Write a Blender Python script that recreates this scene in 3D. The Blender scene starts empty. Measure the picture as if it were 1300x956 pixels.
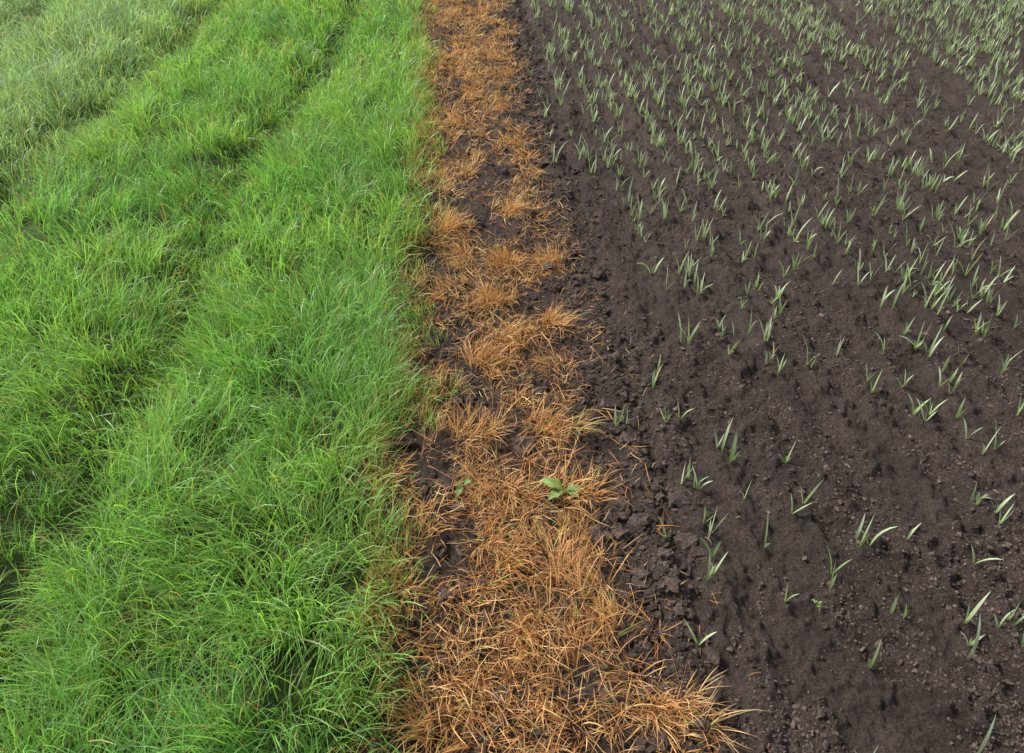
import bpy, math
import numpy as np
rng = np.random.default_rng(7)

# ---------------------------------------------------------------- noise
def _hash(ix, iy, seed):
    h = (ix.astype(np.int64)*374761393 + iy.astype(np.int64)*668265263 + seed*974711) & 0xffffffff
    h = ((h ^ (h >> 13))*1274126177) & 0xffffffff
    h = h ^ (h >> 16)
    return (h & 0xffffff)/float(0xffffff)
def vnoise(x, y, seed=0):
    xi = np.floor(x); yi = np.floor(y); fx = x-xi; fy = y-yi
    fx = fx*fx*fx*(fx*(fx*6-15)+10); fy = fy*fy*fy*(fy*(fy*6-15)+10)
    a = _hash(xi, yi, seed); b = _hash(xi+1, yi, seed); c = _hash(xi, yi+1, seed); d = _hash(xi+1, yi+1, seed)
    return (a*(1-fx)+b*fx)*(1-fy)+(c*(1-fx)+d*fx)*fy
def fbm(x, y, seed=0, o=4, g=0.5):
    s = 0; a = 1; t = 0
    for i in range(o):
        ca, sa = math.cos(0.6*i), math.sin(0.6*i)
        s = s + a*vnoise((x*ca-y*sa)*2**i, (x*sa+y*ca)*2**i, seed+i*17); t += a; a *= g
    return s/t
def sstep(a, b, x):
    t = np.clip((x-a)/(b-a), 0, 1); return t*t*(3-2*t)

# ---------------------------------------------------------------- layout
def edge_green(y):   # border living grass / sprayed strip
    return -0.19 + 0.13*(fbm(y*2.6, y*0+3.3, 5, 4, .6)-0.5)*2
def edge_soil(y):    # border sprayed strip / seedbed
    return 0.385 + 0.13*(fbm(y*2.8, y*0+9.1, 6, 4, .6)-0.5)*2
def furrow1(y):
    return -1.06 + 0.44*sstep(1.8, 7.0, y) + 0.16*(vnoise(y*0.9, y*0, 31)-0.5)
def furrow2(y):
    return -1.95 + 0.30*sstep(2.0, 8.0, y) + 0.16*(vnoise(y*0.8, y*0, 33)-0.5)
def gauss(x, c, w): return np.exp(-((x-c)/w)**2)
def furrowmask(x, y):
    f = np.clip(gauss(x, furrow1(y), 0.12)+gauss(x, furrow2(y), 0.14)*0.9+0.8*gauss(x, -3.0+0*y, 0.15)+0.7*gauss(x, -4.2+0*y, 0.15), 0, 1)
    return f*(0.66+0.5*vnoise(x*1.5, y*2.2, 35))

def H(x, y):
    g = sstep(0.03, -0.03, x-edge_green(y)); s = sstep(-0.05, 0.05, x-edge_soil(y)); m = (1-g)*(1-s)
    big = 0.03*(fbm(x*0.7, y*0.7, 1, 2)-0.5)
    hg = 0.035*(fbm(x*5, y*5, 11, 3)-0.5) - 0.062*furrowmask(x, y)+0.01
    wob = 0.045*(vnoise(x*0.5, y*1.1, 44)-0.5)+0.022*(vnoise(x*6, y*7, 43)-0.5)
    ph = (x+wob-0.395)/0.125
    amp = np.clip(-0.25+1.9*fbm(x*4.1, y*1.1, 45, 3), 0, 2)
    ridge = -0.0085*np.cos(2*math.pi*ph)*amp
    lane = 0.045*(fbm(x*4.0, y*0.45, 46, 3)-0.5)
    track = -0.03*gauss(x, 2.78, 0.13)-0.016*gauss(x, 2.12, 0.09)-0.008*gauss(x,0.5,0.04)
    rough = 0.032*(fbm(x*12, y*9, 47, 4, 0.66)-0.5) + 0.016*(fbm(x*60, y*55, 48, 2, 0.8)-0.5)
    lump = 0.03*np.clip(fbm(x*30, y*28, 49, 2)-0.58, 0, 1)*2
    hs = ridge+lane+track+rough+lump
    hm = 0.045*(fbm(x*9, y*9, 51, 4, 0.6)-0.5)+0.024*(fbm(x*45, y*45, 52, 3, 0.7)-0.5)-0.005
    far = sstep(40, 12, np.hypot(x, y))
    return big + (g*hg+s*hs+m*hm)*far

# ---------------------------------------------------------------- mesh helper
def make_mesh(name, V, F, col=None, mat=None, smooth=True):
    me = bpy.data.meshes.new(name)
    nv = len(V); nf, k = F.shape
    me.vertices.add(nv); me.vertices.foreach_set("co", V.astype(np.float32).ravel())
    me.loops.add(nf*k); me.loops.foreach_set("vertex_index", F.astype(np.int32).ravel())
    me.polygons.add(nf)
    me.polygons.foreach_set("loop_start", (np.arange(nf)*k).astype(np.int32))
    try: me.polygons.foreach_set("loop_total", np.full(nf, k, dtype=np.int32))
    except Exception: pass
    me.update(calc_edges=True)
    me.polygons.foreach_set("use_smooth", np.full(nf, smooth))
    if col is not None:
        at = me.color_attributes.new("Col", 'FLOAT_COLOR', 'POINT')
        c4 = np.ones((nv, 4), np.float32); c4[:, :3] = col
        at.data.foreach_set("color", c4.ravel())
    ob = bpy.data.objects.new(name, me); bpy.context.scene.collection.objects.link(ob)
    if mat: me.materials.append(mat)
    return ob

# ---------------------------------------------------------------- materials
def leaf_mat(name, trans, rough, spec, tboost=(1.1, 1.2, 0.6)):
    m = bpy.data.materials.new(name); m.use_nodes = True; nt = m.node_tree; N = nt.nodes; L = nt.links
    N.clear()
    out = N.new('ShaderNodeOutputMaterial'); at = N.new('ShaderNodeAttribute'); at.attribute_name = 'Col'
    p = N.new('ShaderNodeBsdfPrincipled'); p.inputs['Roughness'].default_value = rough
    p.inputs['Specular IOR Level'].default_value = spec
    L.new(at.outputs['Color'], p.inputs['Base Color'])
    t = N.new('ShaderNodeBsdfTranslucent')
    vb = N.new('ShaderNodeVectorMath'); vb.operation = 'MULTIPLY'; vb.inputs[1].default_value = tboost
    L.new(at.outputs['Color'], vb.inputs[0]); L.new(vb.outputs['Vector'], t.inputs['Color'])
    mx = N.new('ShaderNodeMixShader'); mx.inputs['Fac'].default_value = trans
    L.new(p.outputs[0], mx.inputs[1]); L.new(t.outputs[0], mx.inputs[2]); L.new(mx.outputs[0], out.inputs['Surface'])
    return m
def soil_mat(name, bump=1.0):
    m = bpy.data.materials.new(name); m.use_nodes = True; nt = m.node_tree; N = nt.nodes; L = nt.links
    p = N['Principled BSDF']; p.inputs['Roughness'].default_value = 0.88; p.inputs['Specular IOR Level'].default_value = 0.22
    at = N.new('ShaderNodeAttribute'); at.attribute_name = 'Col'
    tc = N.new('ShaderNodeTexCoord')
    def noise(sc, det, r=0.6):
        n = N.new('ShaderNodeTexNoise'); n.inputs['Scale'].default_value = sc; n.inputs['Detail'].default_value = det
        n.inputs['Roughness'].default_value = r; L.new(tc.outputs['Object'], n.inputs['Vector']); return n
    n1 = noise(9, 4, 0.7); n2 = noise(170, 3, 0.85)
    r1 = N.new('ShaderNodeMapRange'); r1.inputs['From Min'].default_value = 0.3; r1.inputs['From Max'].default_value = 0.7
    r1.inputs['To Min'].default_value = 0.72; r1.inputs['To Max'].default_value = 1.28; L.new(n1.outputs['Fac'], r1.inputs['Value'])
    r2 = N.new('ShaderNodeMapRange'); r2.inputs['From Min'].default_value = 0.33; r2.inputs['From Max'].default_value = 0.67
    r2.inputs['To Min'].default_value = 0.35; r2.inputs['To Max'].default_value = 1.85; L.new(n2.outputs['Fac'], r2.inputs['Value'])
    mu = N.new('ShaderNodeMath'); mu.operation = 'MULTIPLY'; L.new(r1.outputs[0], mu.inputs[0]); L.new(r2.outputs[0], mu.inputs[1])
    vm = N.new('ShaderNodeVectorMath'); vm.operation = 'SCALE'; L.new(at.outputs['Color'], vm.inputs[0]); L.new(mu.outputs[0], vm.inputs['Scale'])
    L.new(vm.outputs['Vector'], p.inputs['Base Color'])
    n3 = noise(100, 5, 0.85)
    b = N.new('ShaderNodeBump'); b.inputs['Strength'].default_value = bump; b.inputs['Distance'].default_value = 0.017
    L.new(n3.outputs['Fac'], b.inputs['Height']); L.new(b.outputs[0], p.inputs['Normal'])
    return m
M_soil = soil_mat('soil'); M_clod = soil_mat('soil_crumbs', 0.5)
M_green = leaf_mat('living_grass', 0.45, 0.38, 0.65)
M_dead = leaf_mat('dead_grass', 0.25, 0.6, 0.25, (1.1, 1.0, 0.8))
M_seed = leaf_mat('cereal_leaf', 0.28, 0.40, 0.6, (1.05, 1.1, .8))
M_weed = leaf_mat('weed_leaf', 0.25, 0.45, 0.4)

SOIL = np.array([0.0665, 0.0490, 0.0420])
# ---------------------------------------------------------------- ground sheet
def axis(fine_a, fine_b, step, lo, hi, grow=1.16):
    c = list(np.arange(fine_a, fine_b, step)); s = step; v = c[-1]
    while v < hi: s *= grow; v += s; c.append(v)
    s = step; v = c[0]; pre = []
    while v > lo: s *= grow; v -= s; pre.append(v)
    return np.array(pre[::-1]+c)
xs = axis(-0.35, 2.6, 0.0052, -160, 160, 1.04)
yl = [0.55]
while yl[-1] < 10: yl.append(yl[-1]+max(0.0052, 0.0040*yl[-1]))
s = 0.05
while yl[-1] < 200: s *= 1.12; yl.append(yl[-1]+s)
s = 0.01; pre = []; v = 0.55
while v > -160: s *= 1.15; v -= s; pre.append(v)
ys = np.array(pre[::-1]+yl)
X, Y = np.meshgrid(xs, ys); Z = H(X, Y)
V = np.stack([X, Y, Z], -1).reshape(-1, 3)
nx, ny = len(xs), len(ys)
i = np.arange(nx-1)[None, :]+np.arange(ny-1)[:, None]*nx
F = np.stack([i, i+1, i+1+nx, i+nx], -1).reshape(-1, 4)
g = sstep(0.02, -0.06, V[:, 0]-edge_green(V[:, 1]))[:, None]
farg = sstep(7, 14, np.hypot(V[:, 0], V[:, 1]))[:, None]
moist = (0.70+0.6*fbm(V[:, 0]*3.5, V[:, 1]*0.9, 61, 5, .6))[:, None]
C = SOIL*moist
C = C*(1-g)+np.array([0.06, 0.09, 0.028])*g
C = C*(1-g*farg)+np.array([0.08, 0.15, 0.035])*g*farg
rs = (1-g)*farg*(V[:, 0:1] > 0.45)
C = C*(1-rs*0.6)+np.array([0.09, 0.12, 0.06])*rs*0.6
make_mesh('ground', V, F, C, M_soil)

# ---------------------------------------------------------------- blades
def blades(P, az, Ln, W, lean, curl, twist, c0, c1, segs=4, prof='grass', clampz=True):
    N = len(P); S = np.linspace(0, 1, segs+1)
    pos = np.zeros((N, segs+1, 3)); tan = np.zeros((N, segs+1, 3))
    cur = P.copy(); dz = rng.normal(0, 0.25, N)
    for k, sv in enumerate(S):
        th = lean+curl*sv**1.4
        a2 = az+dz*sv
        d = np.stack([np.sin(th)*np.cos(a2), np.sin(th)*np.sin(a2), np.cos(th)], -1)
        tan[:, k] = d; pos[:, k] = cur
        cur = cur+d*(Ln/segs)[:, None]
    if clampz:
        gz = H(pos[:, :, 0], pos[:, :, 1]); lim = gz+0.004+0.01*rng.random(N)[:, None]*np.linspace(0, 1, segs+1)
        pos[:, 1:, 2] = np.maximum(pos[:, 1:, 2], lim[:, 1:])
    side0 = np.stack([-np.sin(az), np.cos(az), 0*az], -1)[:, None, :].repeat(segs+1, 1)
    nrm = np.cross(tan, side0)
    tw = twist[:, None]*(0.4+S[None, :])
    side = side0*np.cos(tw)[..., None]+nrm*np.sin(tw)[..., None]
    if prof == 'grass': w = np.clip(0.75+0.5*S-1.22*S**2.5, 0.04, 1)
    else: w = np.clip(0.50+1.5*S-1.97*S**2.0, 0.03, 1)
    hw = (W[:, None]*0.5*w[None, :])[..., None]
    Vv = np.stack([pos-side*hw, pos+side*hw], 2).reshape(-1, 3)
    base = (np.arange(N)*(segs+1)*2)[:, None]+np.arange(segs)[None, :]*2
    Fv = np.stack([base, base+1, base+3, base+2], -1).reshape(-1, 4)
    t = (S**1.0)[None, :, None]
    cc = c0[:, None, :]*(1-t)+c1[:, None, :]*t
    cc = cc[:, :, None, :].repeat(2, 2).reshape(-1, 3)
    return Vv, Fv, cc
def join(parts):
    Vs, Fs, Cs = [], [], []; o = 0
    for v, f, c in parts: Vs.append(v); Fs.append(f+o); Cs.append(c); o += len(v)
    return np.concatenate(Vs), np.concatenate(Fs), np.concatenate(Cs)
def inview(x, y, m=0.5):
    # generous wedge of field that is modelled blade by blade
    return (x > -(1.05+m+0.55*y)) & (x < 1.25+m+0.62*y)

# ---------------------------------------------------------------- living grass
parts = []
for (ya, yb, tuftd, nb, wm) in [(0.35, 2.4, 560, 22, 0.95), (2.4, 4.6, 410, 17, 1.25), (4.6, 9.5, 250, 14, 1.75)]:
    xa = -(1.6+0.55*yb)
    n = int((yb-ya)*(-0.1-xa)*tuftd)
    tx = rng.uniform(xa, 0.04, n); ty = rng.uniform(ya, yb, n)
    e = edge_green(ty); k = inview(tx, ty) & (tx < e+rng.normal(0, 0.05, n))
    fm = furrowmask(tx, ty)
    k &= rng.random(n) > 0.33*fm*(0.5+vnoise(tx*4, ty*4, 71))
    tx, ty, fm = tx[k], ty[k], fm[k]; n = len(tx)
    vig = 0.66+0.60*fbm(tx*4.2, ty*4.2, 72, 3)+rng.normal(0, 0.08, n)
    edgef = sstep(-0.03, 0.15, edge_green(ty)-tx)
    tl = 0.158*vig*(1-0.46*fm)*(0.5+0.5*edgef)
    ldir = math.pi*2*fbm(tx*2.6, ty*2.6, 73, 2)*2.2+2.6
    cnt = np.maximum(5, (nb*(0.7+0.6*rng.random(n))).astype(int))
    idx = np.repeat(np.arange(n), cnt); N = len(idx)
    r = 0.036*np.sqrt(rng.random(N)); a = rng.uniform(0, 2*math.pi, N)
    bx = tx[idx]+r*np.cos(a); by = ty[idx]+r*np.sin(a)
    vx = np.cos(a)*0.6+np.cos(ldir[idx])*0.7+rng.normal(0, 0.6, N)
    vy = np.sin(a)*0.6+np.sin(ldir[idx])*0.7-0.15+rng.normal(0, 0.6, N)
    az = np.arctan2(vy, vx)
    Ln = tl[idx]*rng.uniform(0.5, 1.35, N); W = rng.uniform(0.0018, 0.0041, N)*wm
    lean = np.abs(rng.normal(0.28, 0.27, N)); curl = rng.uniform(0.4, 2.2, N)
    tw = rng.normal(0, 0.8, N)
    P = np.stack([bx, by, H(bx, by)-0.004], -1)
    hue = sstep(.25, .75, fbm(bx*1.6, by*1.6, 74, 3))[:, None]; rr = rng.random((N, 1)); tr = rng.random((n, 1))[idx]
    cA = np.array([0.200, 0.425, 0.082]); cB = np.array([0.285, 0.495, 0.100]); cC = np.array([0.165, 0.370, 0.115])
    c = cA*(1-hue)+cB*hue; c = c*(1-0.5*tr)+cC*0.5*tr
    c = c*(0.60+0.84*rr)
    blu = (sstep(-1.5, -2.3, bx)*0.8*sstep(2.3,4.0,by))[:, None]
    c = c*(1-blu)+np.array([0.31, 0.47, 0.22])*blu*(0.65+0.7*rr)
    tip = c*np.array([1.42, 1.25, 1.8])  # tip colour lightened to paint brighter highlights along the blades
    yel = (rng.random(N) < 0.05+0.34*(1-edgef[idx])+0.06*fm[idx])[:, None]
    yc = np.array([0.50, 0.40, 0.16])*(0.6+0.7*rr)
    c = np.where(yel, yc*0.9, c); tip = np.where(yel, yc*1.1, tip)
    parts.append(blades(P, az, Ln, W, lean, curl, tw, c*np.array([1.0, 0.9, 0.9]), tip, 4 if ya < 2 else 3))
V, F, C = join(parts)
make_mesh('green_grass', V, F, C, M_green)

# ---------------------------------------------------------------- sprayed (dead) grass
parts = []
tufts = [(.16, 2.14, .07), (.33, 2.62, .05), (.15, 2.62, .05), (0, 1.65, .07), (.22, 1.65, .09), (.08, 1.47, .09), (.03, 1.26, .10),
         (.21, 1.21, .10), (.13, 1.10, .12), (.30, 1.04, .10), (.22, .93, .12), (-.02, .94, .08), (.37, .84, .08), (.12, .78, .12), (-.1, .8, .08),
         (.26, 1.42, .06), (.02, 2.0, .04), (.10, 2.35, .04), (.28, 2.2, .04), (-.08, 2.9, .05), (.2, 3.05, .05)]
TX, TY, TR, TN, TS = [], [], [], [], []
for (x, y, r) in tufts:
    for q in range(8):
        TX.append(x+rng.normal(0, r*0.5)); TY.append(y+rng.normal(0, r*0.5)); TR.append(1.1); TN.append(32); TS.append(.024)
n = 3400
x = rng.uniform(-0.30, 0.48, n); y = 0.4+10*rng.random(n)**1.15
def dens_ok(x, y, off):
    return fbm(x*9.5, y*6.5, 81, 4, 0.7) > 0.485+0.02*((y > 1.7) & (y < 3.2))-0.085*sstep(3.2, 4.5, y)-0.08*sstep(0.14, 0.04, x-edge_green(y))*(y > 1.4)+0.04*sstep(.2, .34, x)*(y < 4)+off
k = dens_ok(x, y, rng.normal(0, .02, n)) & (x > edge_green(y)-0.10) & (x < edge_soil(y)-0.03+rng.normal(0, 0.035, n))
k &= ~((x > 0.24) & (y > 1.15) & (y < 1.5) & (rng.random(n) < .5))
for a, b in zip(x[k], y[k]): TX.append(a); TY.append(b); TR.append(0.5+0.6*rng.random()**1.5); TN.append(int((20 if b < 4 else 15)*rng.uniform(.5, 1.5))); TS.append(rng.uniform(.02, .055))
TX, TY, TR, TN, TS = map(np.array, (TX, TY, TR, TN, TS)); n = len(TX)
idx = np.repeat(np.arange(n), TN); N = len(idx)
r = TS[idx]*np.sqrt(rng.random(N)); a = rng.uniform(0, 2*math.pi, N)
bx = TX[idx]+r*np.cos(a); by = TY[idx]+r*np.sin(a)
comb = 9*fbm(bx*4, by*4, 88, 2)
az = np.arctan2(np.sin(a)*0.6+np.sin(comb)*.7+rng.normal(0, .5, N), np.cos(a)*.6+np.cos(comb)*.7+rng.normal(0, .5, N))
Ln = rng.uniform(0.035, 0.110, N)*TR[idx]; W = rng.uniform(0.0012, 0.0032, N)*np.where(by > 3.5, 1.5, 1.0)
lean = np.abs(rng.normal(0.75, 0.45, N)); curl = rng.uniform(-0.1, 1.7, N); tw = rng.normal(0, 1.2, N)
P = np.stack([bx, by, H(bx, by)-0.002], -1)
tr = (0.6*rng.random((n, 1))[idx]+0.4*rng.random((N, 1))); rr = rng.random((N, 1))
cO = np.array([0.72, 0.345, 0.115]); cS = np.array([0.85, 0.58, 0.29]); cD = np.array([0.30, 0.13, 0.055])
c = cO*(1-tr)+cS*tr; q = rng.random((N, 1)); c = np.where(q < 0.15, cD, c); c = c*(0.62+0.62*rr)
c = c*(1+0.12*sstep(2, 4, by))[:, None]
gy = (rng.random(N) < 0.05+0.30*sstep(0.10, 0.0, bx-edge_green(by)))[:, None]
c = np.where(gy, np.array([0.36, 0.44, 0.11])*(0.6+0.8*rr), c)
parts.append(blades(P, az, Ln, W, lean, curl, tw, np.minimum(c*0.85, .88), np.minimum(c*1.1, .88), 4))
# flat-lying litter of dead blades
n = 30000
x = rng.uniform(-0.30, 0.50, n); y = 0.4+10*rng.random(n)**1.3
k = dens_ok(x, y, -0.07+0.12*rng.random(n)) & (x > edge_green(y)-0.1) & (x < edge_soil(y)+rng.normal(0.0, 0.035, n))
k |= (rng.random(n) < 0.10) & (x < edge_soil(y)+0.05)
x, y = x[k], y[k]; N = len(x); rr = rng.random((N, 1))
c = np.where(rng.random((N, 1)) < 0.35, cD, np.where(rng.random((N, 1)) < .6, cO, cS))*(0.5+0.6*rr)
P = np.stack([x, y, H(x, y)+0.003+0.012*rng.random(N)], -1)
parts.append(blades(P, rng.uniform(0, 6.3, N), rng.uniform(0.015, 0.08, N), rng.uniform(0.0012, 0.0028, N), rng.normal(1.38, 0.16, N), rng.normal(0.1, 0.5, N), rng.normal(0, 0.5, N), c, c, 4))
n = 450
x = 0.42+np.abs(rng.normal(0, 0.10, n)); y = 0.5+7*rng.random(n); N = n
c = np.where(rng.random((N, 1)) < .5, cO, cS)*rng.uniform(.4, .9, (N, 1))
P = np.stack([x, y, H(x, y)+0.004], -1)
parts.append(blades(P, rng.uniform(0, 6.3, N), rng.uniform(0.008, 0.04, N), rng.uniform(0.001, 0.002, N), np.full(N, 1.5), rng.normal(0, 0.3, N), rng.normal(0, 0.5, N), c, c, 3))
V, F, C = join(parts)
make_mesh('dead_grass', V, F, C, M_dead)

# ---------------------------------------------------------------- cereal seedlings
px, py, pl = [], [], []
row = 0.455
while row < 8.0:
    y = 0.45
    while y < 10.5:
        dens = 40+75*sstep(1.4, 3.0, y)+36*sstep(0.8, 1.6, row)+55*sstep(2.9, 3.3, row)+30*sstep(3.5, 6.0, y)*sstep(.6, 1.0, row)
        if row < 0.5: dens *= 0.35
        dens *= 0.28+1.45*vnoise(np.array(row*3.4), np.array(y*2.6), 91)
        dens *= 1-0.85*float(gauss(row, 2.78, 0.14))-0.5*float(gauss(row, 2.12, 0.07))
        y += rng.exponential(1/(dens*0.125))*0.9+0.008
        k = rng.choice([1, 2, 3], p=[.60, .29, .11])
        for _ in range(k):
            xx = row+rng.normal(0, 0.018); yy = y+rng.normal(0, 0.016)
            if inview(xx, yy, 0.6): px.append(xx); py.append(yy); pl.append(0.60+0.48*rng.random())
    row += 0.125
px, py, pl = map(np.array, (px, py, pl)); n = len(px)
pl = pl*(1-0.10*sstep(3, 6, py))
parts = []
nb = rng.choice([2, 3, 4], n, p=[0.40, 0.45, 0.15]); paz = rng.uniform(0, 2*math.pi, n)
idx = np.repeat(np.arange(n), nb); N = len(idx); order = np.concatenate([np.arange(v) for v in nb])
az = paz[idx]+order*math.pi*rng.normal(1.0, 0.18, N)
Ln = pl[idx]*np.choose(order, [0.112, 0.088, 0.060, 0.035])*rng.uniform(0.7, 1.2, N)
W = np.choose(order, [0.0084, 0.0078, 0.0064, 0.0045])*rng.uniform(0.7, 1.15, N)
lean = np.choose(order, [0.18, 0.28, 0.12, 0.6])+rng.normal(0, 0.13, N)
curl = np.abs(rng.normal(0.3, 0.4, N)); tw = rng.normal(0, 0.6, N)
P = np.stack([px[idx], py[idx], H(px[idx], py[idx])-0.004], -1)
rr = rng.random((N, 1)); tr = rng.random((n, 1))[idx]
c = np.array([0.29, 0.43, 0.20])*(1-tr)+np.array([0.42, 0.52, 0.36])*tr; c = c*(0.75+0.45*rr)
tip = np.minimum(c*np.array([1.5, 1.35, 1.6]), 0.8)
br = (rng.random(N) < 0.06)[:, None]; tip = np.where(br, np.array([0.6, 0.53, 0.36]), tip)
V, F, C = blades(P, az, Ln, W, lean, curl, tw, c*np.array([.92, .92, .55]), tip, 5, 'leaf')
make_mesh('cereal_seedlings', V, F, C, M_seed)

# ---------------------------------------------------------------- soil crumbs
import mathutils, bmesh
def ico(sub):
    bm = bmesh.new(); bmesh.ops.create_icosphere(bm, subdivisions=sub, radius=1)
    v = np.array([q.co[:] for q in bm.verts]); f = np.array([[w.index for w in q.verts] for q in bm.faces]); bm.free(); return v, f
def scatter(x, y, r, sub, c):
    v, f = ico(sub); N = len(x)
    jit = 1+rng.normal(0, 0.26, (N, len(v), 1)); sc = rng.uniform(0.6, 1.4, (N, 1, 3))*np.array([1, 1, .7])
    a = rng.uniform(0, 6.3, N); ca, sa = np.cos(a)[:, None], np.sin(a)[:, None]
    q = v[None]*jit*sc*r[:, None, None]
    qx = q[..., 0]*ca-q[..., 1]*sa; qy = q[..., 0]*sa+q[..., 1]*ca
    z = H(x, y)+r*0.2
    Vv = np.stack([qx+x[:, None], qy+y[:, None], q[..., 2]+z[:, None]], -1).reshape(-1, 3)
    Fv = (f[None]+(np.arange(N)*len(v))[:, None, None]).reshape(-1, 3)
    return Vv, Fv, c[:, None, :].repeat(len(v), 1).reshape(-1, 3)
parts = []
n = 110000
y = 0.5+5.5*rng.random(n)**1.6; x = 0.34+rng.random(n)*(1.3+0.62*y)
k = fbm(x*6, y*3, 95, 3) > 0.30+0.24*rng.random(n); x, y = x[k], y[k]; n = len(x)
r = np.clip(np.exp(rng.normal(math.log(0.0022), 0.48, n)), 0.0010, 0.010)
parts.append(scatter(x, y, r, 1, SOIL*rng.uniform(0.7, 2.0, (n, 1))))
n = 7000
y = 0.5+8*rng.random(n)**1.4; x = np.where(rng.random(n) < .5, 0.40+rng.normal(0, 0.07, n), rng.uniform(-.25, .42, n))
r = np.clip(np.exp(rng.normal(math.log(0.0052), 0.55, n)), 0.002, 0.024)
parts.append(scatter(x, y, r, 2, SOIL*rng.uniform(0.7, 1.3, (n, 1))))
V, F, C = join(parts)
make_mesh('soil_clods', V, F, C, M_clod, smooth=False)

# ---------------------------------------------------------------- broad leaved weeds
def leaf(x, y, az, L, W, up, col, droop=0.6):
    ns, nw = 10, 5; vs = []; z0 = float(H(np.array(x), np.array(y)))+0.012
    cx, cz = 0.0, 0.0
    for i in range(ns+1):
        s = i/ns; th = up-droop*s*2
        if i: cx += math.cos(th)*L/ns; cz += math.sin(th)*L/ns
        w = W*(math.sin(math.pi*min(1, s**0.8*0.98+0.02))**0.8) if s > 0.12 else W*0.08
        w = max(w, W*0.05)*(1+0.06*math.sin(s*23))
        for j in range(nw):
            t = j/(nw-1)*2-1
            yy = t*w/2; zz = cz+abs(t)*w*0.16+0.003*math.sin(s*14+t*3)
            vs.append((x+cx*math.cos(az)-yy*math.sin(az), y+cx*math.sin(az)+yy*math.cos(az), z0+max(zz, -0.004)))
    fs = [[i*nw+j, i*nw+j+1, (i+1)*nw+j+1, (i+1)*nw+j] for i in range(ns) for j in range(nw-1)]
    c = np.tile(np.array(col), (len(vs), 1)); c = c*(1+0.25*(np.arange(len(vs)) % nw == nw//2))[:, None]
    return np.array(vs), np.array(fs), c
def rosette(name, x, y, angs, L, W, col):
    ps = []
    for q in angs:
        a = q+rng.normal(0, .15); k = rng.uniform(.7, 1.1)
        ps.append(leaf(x, y, a, L*k, W*k, rng.uniform(.5, 1.0), np.array(col)*rng.uniform(.8, 1.2)))
    V, F, C = join(ps); make_mesh(name, V, F, C, M_weed)
rosette('dock_plant', .235, 1.42, [0.1, 2.9, 3.7, -0.8], .072, .032, (.20, .31, .095))
rosette('dock_plant', -.03, 1.46, [0.4, 2.7, 4.2], .046, .018, (.13, .22, .06))
rosette('broadleaf_weed', -.09, 1.02, [0.2, 1.4, 2.8, 4.1, 5.2], .036, .011, (.13, .21, .06))
rosette('broadleaf_weed', .78, 1.05, [0.3, 2.6, 4.4], .020, .008, (.2, .30, .1))

# ---------------------------------------------------------------- light
w = bpy.data.worlds.new('World'); bpy.context.scene.world = w; w.use_nodes = True
nt = w.node_tree; bg = nt.nodes['Background']
sky = nt.nodes.new('ShaderNodeTexSky'); sky.sky_type = 'NISHITA'; sky.sun_disc = False
EL, AZ = math.radians(47), math.radians(-62)
sky.sun_elevation = EL; sky.sun_rotation = AZ; sky.air_density = 1.0; sky.dust_density = 3.0
hs = nt.nodes.new('ShaderNodeHueSaturation'); hs.inputs['Saturation'].default_value = 0.35
nt.links.new(sky.outputs[0], hs.inputs['Color']); nt.links.new(hs.outputs[0], bg.inputs['Color']); bg.inputs['Strength'].default_value = 0.15
sl = bpy.data.lights.new('sun', 'SUN'); sl.energy = 4.8; sl.angle = math.radians(20); sl.color = (1, 0.96, 0.90)
so = bpy.data.objects.new('sun', sl); bpy.context.scene.collection.objects.link(so)
sd = mathutils.Vector((math.sin(AZ)*math.cos(EL), math.cos(AZ)*math.cos(EL), math.sin(EL)))
so.rotation_euler = sd.to_track_quat('Z', 'Y').to_euler(); so.location = sd*20

# ---------------------------------------------------------------- camera
cd = bpy.data.cameras.new('camera'); cam = bpy.data.objects.new('camera', cd); bpy.context.scene.collection.objects.link(cam)
cam.location = (0, 0, 1.6); cam.rotation_euler = (math.radians(90-37.2), 0, math.radians(-3.9))
cd.lens = 28; cd.sensor_width = 36; cd.shift_y = -0.034; cd.clip_start = 0.05; cd.clip_end = 600
bpy.context.scene.camera = cam
sc = bpy.context.scene
sc.view_settings.view_transform = 'Standard'; sc.view_settings.look = 'None'; sc.view_settings.exposure = 0
